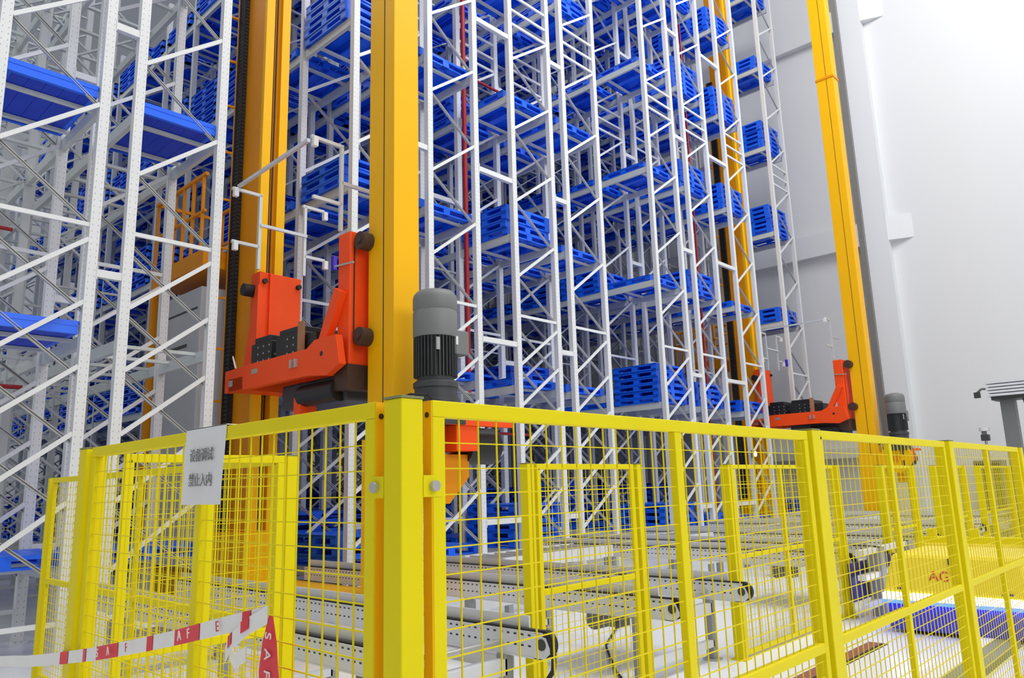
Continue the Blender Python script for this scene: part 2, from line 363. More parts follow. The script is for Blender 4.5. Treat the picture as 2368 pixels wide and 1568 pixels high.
# ------------------------------------------------------------------ stacker cranes
def crane(cx, dy, dz, label):
    Y = lambda y: y+dy
    t = thing('stacker_crane', label, 'crane', (cx, 8.2+dy, 0), 'stacker cranes in the aisles')
    xl, xr = cx-.22, cx+.14
    H = 20
    # base and masts
    b = MB().box(xl, xr, Y(6.25), Y(12.5), .12, .5); b.box(xl-.02, xr+.02, Y(6.25), Y(12.5), .1, .14); b.box(xl-.02, xr+.02, Y(6.25), Y(12.5), .48, .52); b.build('base_beam', 'crane_yellow', t)
    for yy in (6.45, 12.1):
        MB().cyl((cx-.1, Y(yy), .16), (cx+.02, Y(yy), .16), .16, 24).build('travel_wheel', 'black_steel', t, True)
    f = MB().box(xl, xr, Y(6.42), Y(6.89), .5, H)
    f.build('front_mast', 'crane_yellow', t, bevel=.006)
    q = MB(); q.box(xl-.004, xl, Y(6.60), Y(6.612), .5, H); q.build('mast_rope', 'roller_shade_brown', t)
    q = MB()
    for z in (3.2, 6.4, 9.6, 12.72, 15.9): q.box(xl-.02, xr+.02, Y(6.40), Y(6.91), z-.03, z+.03) if 12 < z < 13 else None
    q.build('mast_joint', 'crane_amber', t)
    r = MB().box(xl, xr, Y(9.57), Y(10.12), .5, H); r.build('rear_mast', 'crane_amber', t, bevel=.006)
    q = MB().box(xl+.0, xl+.13, Y(9.50), Y(9.57), .5, H); q.box(xr-.1, xr+.03, Y(9.50), Y(9.57), .5, H); q.build('guide_rail', 'crane_yellow', t)
    q = MB().box(xl+.2, xl+.215, Y(9.545), Y(9.57), .5, H); q.box(xl+.165, xl+.172, Y(9.545), Y(9.57), .5, H); q.build('guide_groove', 'roller_shade_brown', t)
    # energy chain on the outer side of the rear mast, link by link
    q = MB(); z = 1.0
    while z < 14:
        q.box(xl-.075, xl-.005, Y(10.05), Y(10.22), z, z+.05); q.box(xl-.085, xl-.065, Y(10.05), Y(10.08), z-.02, z+.05); q.box(xl-.085, xl-.065, Y(10.19), Y(10.22), z-.02, z+.05); z += .06
    tag(q.build('cable_chain', 'rubber_black', t), kind='stuff')
    MB().box(xl-.09, xl-.005, Y(10.225), Y(10.25), .8, 14).build('chain_guide', 'crane_amber', t)
    for k in range(14): MB().bar((xl-.02, Y(10.24), 1.4+k*.75), (xl-.3, Y(10.28), 1.4+k*.75), .03, .03).build('chain_bracket', 'crane_amber', t)
    MB().box(xr+.02, xr+.16, Y(9.85), Y(9.95), 4.0+dz, 6.0+dz).build('mast_ladder_rail', 'crane_amber', t)
    # base box under the rear mast, front foot
    MB().box(cx-.42, cx+.26, Y(9.2), Y(10.2), .5, 1.12).build('mast_pedestal', 'crane_yellow', t, bevel=.01)
    q = MB().prism([(Y(6.9), .5), (Y(6.1), .5), (Y(6.1), 1.1), (Y(6.3), 1.75), (Y(6.3), 2.15), (Y(6.9), 2.15)], 0, xl-.06, xl-.03); q.build('foot_plate', 'crane_yellow', t)
    q = MB().box(xl-.1, xr+.16, Y(6.3), Y(6.415), 1.42, 2.2); q.build('front_plate', 'crane_yellow', t, bevel=.006)
    fl = hold('hoist_flange', t, (-.25, -2.2, 2.0))
    MB().box(cx-.235, cx-.1, Y(5.85), Y(6.42), 1.9, 2.2).build('flange_arm', 'crane_yellow', fl)
    MB().cyl((cx-.29, Y(5.98), 2.06), (cx-.235, Y(5.98), 2.06), .36, 40).build('disc', 'crane_yellow', fl, True)
    MB().cyl((cx-.31, Y(5.98), 2.06), (cx-.29, Y(5.98), 2.06), .09, 20).build('hub', 'crane_amber', fl, True)
    for i in range(4):
        a = math.radians(45+90*i); MB().box(cx-.297, cx-.289, Y(5.98)+.2*math.cos(a)-.03, Y(5.98)+.2*math.cos(a)+.03, 2.06+.2*math.sin(a)-.07, 2.06+.2*math.sin(a)+.07).build('slot', 'black_steel', fl)
    # hoist motor on the front of the mast
    mx, my = cx-.05, Y(5.93)
    g = hold('hoist_motor', t, (mx-cx, my-8.2-dy, 2.5))
    MB().lathe((mx, my, 3.16), [(.232, 0), (.236, .02), (.236, .27), (.228, .285), (.236, .30), (.236, .42), (.225, .46), (.19, .50), (.10, .525), (.02, .53)]).build('fan_cowl', 'motor_grey', g, True)
    q = MB().cyl((mx, my, 2.70), (mx, my, 3.18), .19, 32)
    for i in range(36):
        a = 2*math.pi*i/36; q.bar((mx+.205*math.cos(a), my+.205*math.sin(a), 2.74), (mx+.205*math.cos(a), my+.205*math.sin(a), 3.15), .05, .01, (-math.sin(a), math.cos(a), 0))
    q.build('ribbed_body', 'motor_dark', g, False)
    MB().box(mx+.1, mx+.30, my-.20, my+.08, 2.98, 3.24).build('terminal_box', 'motor_grey', g, bevel=.012)
    q = MB().box(mx-.155, mx-.115, my-.206, my-.19, 3.0, 3.13); q.build('rating_plate', 'zinc', g)
    MB().box(mx+.11, mx+.14, my-.204, my-.2, 3.08, 3.17).build('warning_sticker', 'paper_white', g)
    MB().lathe((mx, my, 2.46), [(.25, 0), (.25, .05), (.22, .06), (.22, .16), (.235, .17), (.235, .22), (.2, .25)]).build('flange', 'motor_dark', g, True)
    MB().prism([(mx-.30, my-.22), (mx+.22, my-.22), (mx+.34, my-.1), (mx+.34, my+.24), (mx-.3, my+.24)], 2, 2.24, 2.47).build('gearbox', 'motor_dark', g, bevel=.02)
    tubep = [(mx-.2, my-.25, 2.44), (mx-.3, my-.22, 2.52), (mx-.42, my-.1, 2.53), (mx-.5, my+.1, 2.46), (mx-.46, my+.38, 2.4)]
    MB().tube(tubep, .012).build('motor_cable', 'rubber_black', g)
    # drum and its orange bracket
    d = hold('rope_drum', t, (.25, -2.2, 1.9))
    MB().box(cx-.1, cx+.88, Y(5.72), Y(5.8), 2.24, 2.30).build('drum_bracket', 'carriage_orange', d)
    MB().box(cx+.06, cx+.36, Y(5.74), Y(6.2), 1.98, 2.24).build('bearing_block', 'carriage_orange', d)
    MB().cyl((cx+.36, Y(6.0), 2.05), (cx+.8, Y(6.0), 2.05), .2, 28).build('drum', 'black_steel', d, True)
    MB().prism([(cx+.0, 1.95), (cx+.46, 1.95), (cx+.46, 1.90), (cx+.38, 1.9), (cx+.38, 1.72), (cx+.1, 1.45), (cx, 1.45)], 1, Y(5.9), Y(6.1)).build('bracket_knee', 'crane_amber', d)
    q = MB(); q.lathe((cx+.5, Y(6.25), 2.3), [(.36, 0), (.36, .06), (.2, .12), (.05, .13)]); q.build('drum_cover', 'zinc', d, True)
    # carriage
    c = hold('lift_carriage', t, (0, 0, 2.9+dz)); z = lambda v: v+dz
    bx = cx-.56
    q = MB().prism([(Y(9.62), z(2.93)), (Y(9.62), z(3.22)), (Y(8.9), z(3.24)), (Y(7.62), z(3.24)), (Y(7.45), z(3.32)), (Y(7.02), z(3.32)), (Y(6.94), z(2.98)), (Y(7.2), z(2.88)), (Y(7.6), z(2.92))], 0, bx, bx+.09)
    q.build('side_beam', 'carriage_orange', c, bevel=.005)
    q = MB().box(cx+.45, cx+.54, Y(6.95), Y(9.6), z(2.93), z(3.22)); q.build('side_beam', 'carriage_orange', c)
    MB().box(bx, cx+.54, Y(9.13), Y(9.5), z(2.93), z(3.1)).build('cross_beam', 'carriage_orange', c)
    MB().box(cx-.42, cx+.54, Y(6.99), Y(7.25), z(2.72), z(3.0)).build('cross_beam', 'roller_shade_brown', c)  # orange beam given a dark brown, its shade put into the colour
    MB().box(cx-.27, cx+.35, Y(9.3), Y(9.36), z(3.1), z(4.60)).build('rear_plate', 'carriage_orange', c, bevel=.006)
    MB().box(cx-.29, cx-.23, Y(9.29), Y(9.52), z(3.1), z(4.6)).build('rear_cheek', 'carriage_orange', c)
    MB().box(cx-.15, cx-.12, Y(9.26), Y(9.3), z(3.2), z(4.6)).build('plate_rib', 'carriage_orange', c)
    MB().prism([(Y(9.6), z(3.22)), (Y(9.25), z(3.22)), (Y(9.25), z(4.4)), (Y(9.32), z(4.4))], 0, cx-.33, cx-.29).build('gusset', 'carriage_orange', c)
    for dx in (-.22, .30): MB().cyl((cx+dx, Y(9.25), z(4.47)), (cx+dx, Y(9.3), z(4.47)), .035, 12).build('plate_bolt', 'black_steel', c, True)
    for zz in (4.28,):
        MB().cyl((cx-.44, Y(9.46), z(zz+.07)), (cx-.29, Y(9.46), z(zz+.07)), .085, 24).build('guide_roller', 'rubber_black', c, True)
    MB().box(cx-.40, cx+.2, Y(7.0), Y(7.24), z(2.9), z(4.56)).build('front_upright', 'carriage_orange', c, bevel=.02)
    MB().box(cx-.35, cx-.33, Y(6.995), Y(7.0), z(3.3), z(4.4)).build('upright_seam', 'roller_shade_brown', c)
    q = MB().prism([(Y(7.26), z(3.82)), (Y(7.20), z(3.90)), (Y(7.62), z(3.24)), (Y(7.50), z(3.24))], 0, bx+.04, cx-.38)
    q = MB().bar((cx-.45, Y(7.10), z(3.86)), (cx-.45, Y(7.46), z(3.2)), .14, .1, (1, 0, 0)); q.build('diagonal_strut', 'carriage_orange', c, bevel=.005)
    for zz in (4.42, 3.3):
        q = MB().cyl((cx-.36, Y(6.88), z(zz)), (cx-.225, Y(6.88), z(zz)), .105, 24); q.cyl((cx-.38, Y(6.88), z(zz)), (cx-.36, Y(6.88), z(zz)), .04, 12); q.build('guide_roller', 'roller_shade_brown', c, True)
    MB().bar((cx-.42, Y(7.26), z(4.18)), (cx-.42, Y(6.9), z(4.15)), .02, .02).build('clamp_rod', 'zinc', c)
    
    for y0, y1, z0, z1, d in ((8.75, 8.9, 3.1, 3.16, .004), (9.40, 9.5, 3.0, 3.08, .004), (7.9, 7.94, 3.05, 3.15, .03), (7.8, 7.84, 3.05, 3.15, .03)): MB().box(bx-d, bx, Y(y0), Y(y1), z(z0), z(z1)).build('beam_plate', 'zinc', c)
    MB().cyl((bx-.002, Y(7.3), z(3.14)), (bx, Y(7.3), z(3.14)), .03, 16).build('beam_hole', 'black_steel', c)
    MB().box(cx-.5, cx-.46, Y(7.82), Y(7.92), z(3.2), z(3.62)).build('stop_post', 'brown_wood', c)
    # telescopic forks
    for y0, y1, top in ((8.62, 9.12, 3.60), (7.9, 8.5, 3.60)):
        fk = MB().box(cx-.46, cx+.5, Y(y0), Y(y1), z(3.22), z(top-.08)); fk.box(cx-.44, cx+.48, Y(y0+.05), Y(y1-.05), z(top-.08), z(top)); fo = fk.build('fork', 'black_steel', c, bevel=.01)
        q = MB()
        for i in range(9):
            yy = y0+.04+(i % 3)*.14; q.cyl((cx-.463, Y(yy), z(3.28+.09*(i//3))), (cx-.46, Y(yy), z(3.28+.09*(i//3))), .013, 8)
        for i in range(6): q.cyl((cx-.4+i*.15, Y(y0-.003), z(3.34+.05*(i % 2))), (cx-.4+i*.15, Y(y0), z(3.34+.05*(i % 2))), .014, 8)
        tag(q.build('bolt_heads', 'zinc', c), kind='stuff')
    MB().box(cx-.44, cx+.4, Y(7.6), Y(7.85), z(3.22), z(3.46)).build('fork_gearbox', 'black_steel', c)
    q = MB().box(cx-.3, cx+.4, Y(7.2), Y(8.6), z(2.62), z(2.93)); q.build('fork_drive', 'motor_dark', c, bevel=.03)
    MB().cyl((cx-.34, Y(7.25), z(2.74)), (cx-.34, Y(8.0), z(2.74)), .13, 20).build('fork_motor', 'black_steel', c, True)
    MB().box(cx-.42, cx-.2, Y(7.95), Y(8.1), z(2.5), z(2.72)).build('drive_bracket', 'carriage_orange', c)
    MB().tube([(bx+.08, Y(9.45), z(3.22)), (bx+.0, Y(9.42), z(3.4)), (bx-.03, Y(9.36), z(3.38)), (bx-.02, Y(9.3), z(3.23))], .008).build('sensor_cable', 'paper_white', c)
    # aluminium sensor frame above the carriage
    a = hold('sensor_frame', t, (0, 0, 4.5+dz))
    k = cx-5.18; pf = .04
    def al(p, q_): MB().bar((p[0]+k, Y(p[1]), z(p[2])), (q_[0]+k, Y(q_[1]), z(q_[2])), pf, pf).build('profile', 'aluminium', a)
    al((4.70, 8.99, 4.52), (4.70, 8.99, 5.56)); al((4.30, 8.99, 5.55), (4.72, 8.99, 5.55)); al((4.32, 8.99, 4.83), (4.70, 8.99, 4.83))
    al((4.70, 8.97, 5.13), (5.40, 8.97, 5.13)); al((5.38, 8.99, 4.56), (5.38, 8.99, 5.57)); al((5.34, 8.99, 5.57), (5.68, 8.99, 5.57)); al((5.38, 8.99, 4.84), (5.70, 8.99, 4.84))
    al((4.78, 7.2, 4.6), (4.78, 7.2, 5.66)); al((4.36, 7.2, 5.66), (4.80, 7.2, 5.66)); al((4.40, 7.2, 4.93), (4.78, 7.2, 4.93)); al((4.78, 7.2, 5.2), (5.30, 7.2, 5.2))
    al((4.39, 9.0, 5.60), (4.33, 7.2, 5.60))
    for x, y, zz in ((4.34, 8.97, 5.5), (4.36, 8.97, 4.77), (5.69, 8.97, 5.5), (5.71, 8.97, 4.77), (4.40, 7.18, 5.6)): MB().box(x+k-.03, x+k+.03, Y(y-.03), Y(y+.03), z(zz-.06), z(zz+.06)).build('photo_sensor', 'paper_white', a)
    MB().box(5.80+k, 5.86+k, Y(8.9), Y(8.96), z(4.72), z(4.92)).build('scanner', 'sensor_blue', a)
    # rear service platform, railing and control cabinet
    p = hold('service_platform', t, (0, 2.8, 4.9)); px0, px1 = cx-.62, cx+.35
    MB().box(px0, px1, Y(10.35), Y(12.2), 4.86, 5.12).build('platform_deck', 'crane_amber', p)
    q = MB()
    for x in (px0+.02, px1-.02):
        for i in range(6): q.box(x-.02, x+.02, Y(10.5+i*.33)-.02, Y(10.5+i*.33)+.02, 5.12, 6.3)
        q.box(x-.025, x+.025, Y(10.4), Y(12.2), 6.27, 6.32); q.box(x-.02, x+.02, Y(10.4), Y(12.2), 5.7, 5.74)
    q.box(px0, px1, Y(12.16), Y(12.2), 6.27, 6.32); q.box(px0, px1, Y(12.16), Y(12.2), 5.7, 5.74)
    q.build('railing', 'crane_amber', p)
    for y in (12.15,): MB().box(px0, px0+.09, Y(y)-.05, Y(y)+.05, .5, 4.86).build('platform_post', 'crane_amber', p)
    MB().box(cx-.55, cx+.3, Y(10.5), Y(12.0), .8, 4.6).build('control_cabinet', 'cabinet_grey', p, bevel=.01)
    q = MB().box(cx-.555, cx-.55, Y(10.9), Y(11.7), 3.75, 3.8); q.box(cx-.555, cx-.55, Y(10.6), Y(11.9), 4.28, 4.31); q.build('cabinet_seam', 'motor_dark', p)
    return t
c1 = crane(5.18, 0, 0, 'near yellow stacker crane with an orange carriage and a grey motor in front')
c3 = copy_tree(c1, (15.5, .14, 0)); c3['label'] = 'far yellow stacker crane standing before the right wall, its carriage above the fence'
# carriage of the far crane rides a little higher
for ch in list(c3.children):
    if ch.name.startswith(('lift_carriage', 'sensor_frame')): ch.location.z += .12
# crane floor rails
for x, lab in ((5.18, 'steel floor rail under the near crane'), (20.68, 'steel floor rail under the far crane')):
    tag(MB().box(x-.05, x+.05, 5.0, 30, 0, .1).build('floor_rail', 'zinc'), lab, 'rail')
# grey upright strip beside the far front mast
tag(MB().box(21.62, 21.76, 6.62, 6.76, 0, 20).build('mast_side_strip', 'motor_grey'), 'grey vertical strip along the right edge of the far front mast', 'duct')
# ------------------------------------------------------------------ sprinkler pipes
t = thing('riser_pipe', 'vertical red sprinkler riser in the gap behind the grey motor', 'pipe', (9.32, 9.86, 0))
MB().cyl((9.32, 9.86, 3.3), (9.32, 9.86, 13), .045, 14).build('pipe', 'pipe_red', t, True)
for z in (3.6, 6.5, 9.7): MB().cyl((9.32, 9.86, z-.06), (9.32, 9.86, z+.06), .065, 14).build('coupling', 'zinc', t, True)
MB().cyl((8.86, 9.86, 3.3), (9.72, 9.86, 3.3), .03, 10).build('clamp_bar', 'zinc', t, True)
def pipe(p, q_, lab): tag(MB().cyl(p, q_, .028, 12).build('sprinkler_pipe', 'pipe_red', None, True), lab, 'pipe', 'red sprinkler pipes')
pipe((8.4, 10.0, 9.72), (11.2, 10.0, 9.72), 'upper red sprinkler pipe crossing the tall red riser')
pipe((8.4, 9.95, 2.6), (11.0, 9.95, 2.6), 'lower red sprinkler pipe crossing the tall red riser above the fence')
pipe((.5, 12.2, 5.42), (2.6, 12.2, 5.42), 'red sprinkler pipe in the leftmost rack under the blue pallet')
pipe((.5, 10.9, 3.0), (2.6, 10.9, 3.0), 'red sprinkler pipe just below the lowest blue pallet of the leftmost rack')
pipe((17.9, 9.8, 0), (17.9, 9.8, 17), 'thin red riser pipe between the two white racks beside the far crane')
pipe((7.51, 12.6, 0), (7.51, 12.6, 12), 'red riser pipe in the narrow gap behind the rack with the near mast')
# ------------------------------------------------------------------ fences
YF = .035
def fpost(x, y, h, lab, s=.066):
    t = thing('fence_post', lab, 'post', (x, y, 0), 'yellow fence posts')
    b = MB().box(x-s/2, x+s/2, y-s/2, y+s/2, 0, h); b.build('post_tube', 'fence_yellow', t, bevel=.004)
    MB().box(x-s/2-.001, x+s/2+.001, y-s/2-.001, y+s/2+.001, h, h+.006).build('cap', 'kerb_olive', t)
    MB().box(x-.07, x+.07, y-.07, y+.07, 0, .01).build('base_plate', 'fence_yellow', t)
    return t
def fpanel(ax, c, a, b, h, lab, mid=.89, div=None, z0=.06, lug=None, stile=.04, hole=True, wires=True, pa=.0662, pz=.0617, swap=False):
    """mesh panel; ax 0: runs along x at y=c; ax 1: runs along y at x=c"""
    D = .032
    def B(mb, u0, u1, z0_, z1_, d0=0., d1=D):
        return mb.box(u0, u1, c+d0, c+d1, z0_, z1_) if ax == 0 else mb.box(c+d0, c+d1, u0, u1, z0_, z1_)
    t = thing('mesh_fence', lab, 'fence', ((a+b)/2, c, 0) if ax == 0 else (c, (a+b)/2, 0), 'yellow mesh fence panels')
    B(MB(), a, b, h-stile, h).build('top_rail', 'fence_yellow', t, bevel=.003)
    B(MB(), a+stile, b-stile, z0, z0+stile).build('bottom_rail', 'fence_yellow', t)
    for u in (a, b-stile): B(MB(), u, u+stile, z0, h-stile).build('stile', 'fence_yellow', t, bevel=.003)
    if mid: B(MB(), a+stile, b-stile, mid-stile/2, mid+stile/2).build('mid_rail', 'fence_yellow', t, bevel=.003)
    if div: B(MB(), div-.022, div+.022, z0+stile, h-stile, .002, D-.002).build('divider', 'fence_yellow', t, bevel=.003)
    if lug: B(MB(), a-.0035, a-.0005, z0, h-.001, .001, D-.001).build('end_plate', 'crane_yellow', t)
    if hole:
        u = a+.022 if not swap else a+.022
        q = MB()
        if lug and ax == 0: q.cyl((a-.005, c+.016, h-.035), (a-.003, c+.016, h-.035), .007, 12)
        elif lug: q.cyl((c+.016, a-.005, h-.035), (c+.016, a-.003, h-.035), .007, 12)
        elif ax == 0: q.cyl((u, c-.001, h-.035), (u, c+.001, h-.035), .007, 12)
        else: q.cyl((c-.001, u, h-.035), (c+.001, u, h-.035), .007, 12)
        q.build('bolt_hole', 'black_steel', t)
    if wires:
        q = MB(); r = .0015; z = h-.04-.0617+.001
        u = a+stile+.058
        while u < b-stile: B(q, u-r, u+r, z0+stile, h-stile, .012, .0162); u += pa
        while z > z0+stile: B(q, a+stile, b-stile, z-r, z+r, .008, .0122); z -= pz
        tag(q.build('wire_mesh', 'wire_yellow', t), kind='stuff')
    for u0, u1, z, side in (lug or []):
        B(MB(), u0, u1, z-.025, z+.025, -.002, .006).build('lug', 'fence_yellow', t)
        um = (u0+u1)/2; q = MB()
        if ax == 0: q.cyl((um, c-.014, z), (um, c-.002, z), .013, 12)
        else: q.cyl((c-.014, um, z), (c-.002, um, z), .013, 12)
        q.build('bolt', 'zinc', t, True)
    return t
fpost(1.119, 1.410, 1.803, 'yellow square corner post nearest the camera where two mesh fences meet')
fpanel(0, 1.378, 1.181, 3.385, 1.803, 'nearest yellow mesh panel right of the corner post', div=2.29, lug=[(1.151, 1.21, 1.60, 0), (1.151, 1.21, .5, 0)])
fpost(3.455, 1.41, 1.81, 'yellow fence post between the first and second panel right of the corner', .09)
fpanel(0, 1.378, 3.515, 5.61, 1.812, 'second yellow mesh panel right of the corner, before the glowing vehicle', div=4.51)
fpost(5.70, 1.41, 1.815, 'yellow fence post at the end of the second panel from the corner', .1)
fpanel(0, 1.378, 5.78, 7.93, 1.815, 'third yellow mesh panel right of the corner, cut by the picture edge', div=6.78)
fpost(8.02, 1.41, 1.815, 'yellow fence post closing the third panel from the corner, at the picture edge', .09)
fpanel(1, 1.089, 1.482, 3.42, 1.803, 'yellow mesh panel left of the corner post carrying the white paper notice', div=2.42, lug=[(1.444, 1.50, 1.60, 0), (1.444, 1.5, .5, 0)])
fpost(1.118, 3.49, 1.80, 'yellow fence post at the far end of the panel with the paper notice', .085)
fpanel(0, 3.80, 1.36, 2.19, 1.80, 'yellow mesh gate leaf seen through the panel with the notice', div=1.78, pa=.0662)
fpost(2.245, 3.84, 1.80, 'yellow fence post behind the hanging red and white tape', .075)
fpanel(1, 2.215, 3.93, 7.95, 1.80, 'long bright yellow mesh panel leading back to the left racks', div=5.92, stile=.045)
fpost(2.235, 8.02, 1.80, 'slim yellow fence post at the far left before the white racks', .06)
# row of short panels between the conveyors
H5, Y5 = 1.75, 3.52
fpost(3.88, Y5+.02, H5, 'yellow fence post beside the end of the nearest conveyor', .07)
fpanel(0, Y5, 3.96, 5.13, H5, 'short yellow mesh panel between the two nearest conveyors')
fpost(5.19, Y5+.02, H5, 'yellow fence post at the right end of the short panel between conveyors', .07)
fpost(6.70, Y5+.02, H5, 'yellow fence post just right of the second conveyor', .09)
fpanel(0, Y5, 6.79, 9.3, H5, 'wide yellow mesh panel behind the second post of the near fence', div=7.86, z0=.02)
fpost(9.40, Y5+.02, H5, 'yellow fence post left of the grey conveyor station near the vehicle', .09)
for x0, x1, lab in ((10.9, 12.46, 'left of the glowing vehicle'), (13.42, 15.4, 'behind the glowing vehicle'), (16.32, 19.1, 'furthest along the row behind the glowing vehicle')):
    fpost(x0+.1, Y5+.02, H5, 'left yellow post of the mesh panel '+lab, .1); fpost(x1-.1, Y5+.02, H5, 'right yellow post of the mesh panel '+lab, .1)
    fpanel(0, Y5, x0+.16, x1-.16, H5, 'yellow mesh panel '+lab)
# ------------------------------------------------------------------ paper notice
t = thing('paper_notice', 'white paper sheet with two lines of Chinese characters taped over the top rail', 'notice', (1.085, 2.37, 1.56))
nv, q = 9, MB()
vs = []; fs = []
for i in range(nv):
    for j in range(9):
        y = 2.235+.285*i/(nv-1); zz = 1.566+.243*j/8; x = 1.0862-.0022*(1-j/8)*(1+math.sin(i*.9))-.0012*(1+math.sin(j*.8+i*.4))
        if j >= 7: x = 1.0865
        vs.append((x, y+(.012*(1-j/8) if i == 0 else 0), zz))
for i in range(nv-1):
    for j in range(8): a = i*9+j; fs.append((a, a+9, a+10, a+1))
q.add(vs, fs); q.box(1.0865, 1.125, 2.237, 2.52, 1.807, 1.8095)
so = q.build('sheet', 'paper_white', t, True)
M0 = lambda y, z: Matrix.Translation((1.0782, y, z)) @ Matrix.Rotation(math.radians(-90), 4, 'Z') @ Matrix.Rotation(math.radians(90), 4, 'X')
for body, z in (('设备调试', 1.718), ('禁止入内', 1.640)):
    MM = M0(2.385, z) @ Matrix.Scale(1.12, 4, (1, 0, 0)) @ Matrix.Scale(1.22, 4, (0, 1, 0))
    text_mesh('lettering', body, .037, 'ink_grey', MM, t)
# ------------------------------------------------------------------ barrier tape
t = thing('barrier_tape', 'red and white barrier tape strung along the left fence with a hanging end', 'tape', (1.06, 2.6, 1.0))
def ribbon(pts, wdt, name, m, off=0, wv=None):
    """flat band through pts, standing upright in z"""
    q = MB(); vs = []; fs = []
    for i, p in enumerate(pts):
        h = (wv[i] if wv else Vector((0, 0, 1)))*(wdt/2)
        for s in (-1, 1):
            for e in (-.0006, .0006): vs.append((p[0]+s*h.x-off+e, p[1]+s*h.y, p[2]+s*h.z))
    for i in range(len(pts)-1):
        a = i*4; b = a+4
        fs += [(a, a+2, b+2, b), (a+1, b+1, b+3, a+3), (a, b, b+1, a+1), (a+2, a+3, b+3, b+2)]
    q.add(vs, fs); return q.build(name, m, t)
def path(y): # height of the strung tape
    s = (y-1.89)/(4.6-1.89); return 1.283-.455*s-.06*math.sin(math.pi*s)*.6
N = 40
pts = [(1.05-.012*math.sin(i*.5), 1.89+(4.6-1.89)*i/N, path(1.89+(4.6-1.89)*i/N)) for i in range(N+1)]
ribbon(pts, .046, 'band', 'tape_white')
for y0, y1 in ((1.96, 2.0), (2.26, 2.46), (2.62, 2.66), (2.86, 3.06), (3.2, 3.24), (3.42, 3.5)):
    pp = [(1.05-.012*math.sin((y-1.89)/(4.6-1.89)*N*.5), y, path(y)) for y in [y0+(y1-y0)*i/6 for i in range(7)]]
    ribbon(pp, .0462, 'red_block', 'tape_red', .002)
for y, ch, m in ((2.42, 'S', 'tape_white'), (2.36, 'A', 'tape_white'), (2.30, 'F', 'tape_white'), (2.12, 'E', 'text_red'), (3.02, 'S', 'tape_white'), (2.92, 'A', 'tape_white'), (2.76, 'F', 'text_red')):
    MM = Matrix.Translation((1.05-.018-.004, y, path(y))) @ Matrix.Rotation(math.radians(-90), 4, 'Z') @ Matrix.Rotation(math.radians(90), 4, 'X') @ Matrix.Rotation(math.radians(12), 4, 'Z')
    text_mesh('tape_letter', ch, .04, m, MM, t)
# the tail that hangs down from the knot and the loop going back
tail = [(1.052, 1.872, 1.283), (1.048, 1.868, 1.22), (1.046, 1.866, 1.15), (1.05, 1.858, 1.085), (1.052, 1.822, 1.03)]
ribbon(tail, 1, 'hanging_end', 'tape_red', 0, [Vector((0, .02, .0)), Vector((0, .07, -.006)), Vector((0, .095, -.01)), Vector((0, .115, -.02)), Vector((0, .03, -.03))])
for i, ch in enumerate('SAFE'):
    MM = Matrix.Translation((1.042, 1.868, 1.236-i*.046)) @ Matrix.Rotation(math.radians(-90), 4, 'Z') @ Matrix.Rotation(math.radians(90), 4, 'X') @ Matrix.Rotation(math.radians(-92), 4, 'Z')
    text_mesh('tape_letter', ch, .042, 'tape_white', MM, t)
ribbon([(1.05, 1.885, 1.285), (1.035, 1.95, 1.255), (1.03, 2.04, 1.205), (1.04, 2.09, 1.165)], .045, 'loop', 'tape_white')
ribbon([(1.05, 2.085, 1.17), (1.06, 2.07, 1.145), (1.07, 2.03, 1.17)], .04, 'loop', 'tape_white')
ribbon([(1.034, 1.95, 1.262), (1.031, 1.985, 1.246)], .03, 'red_block', 'tape_red', .003)
ribbon([(1.031, 2.035, 1.215), (1.034, 2.06, 1.2)], .03, 'red_block', 'tape_red', .003)
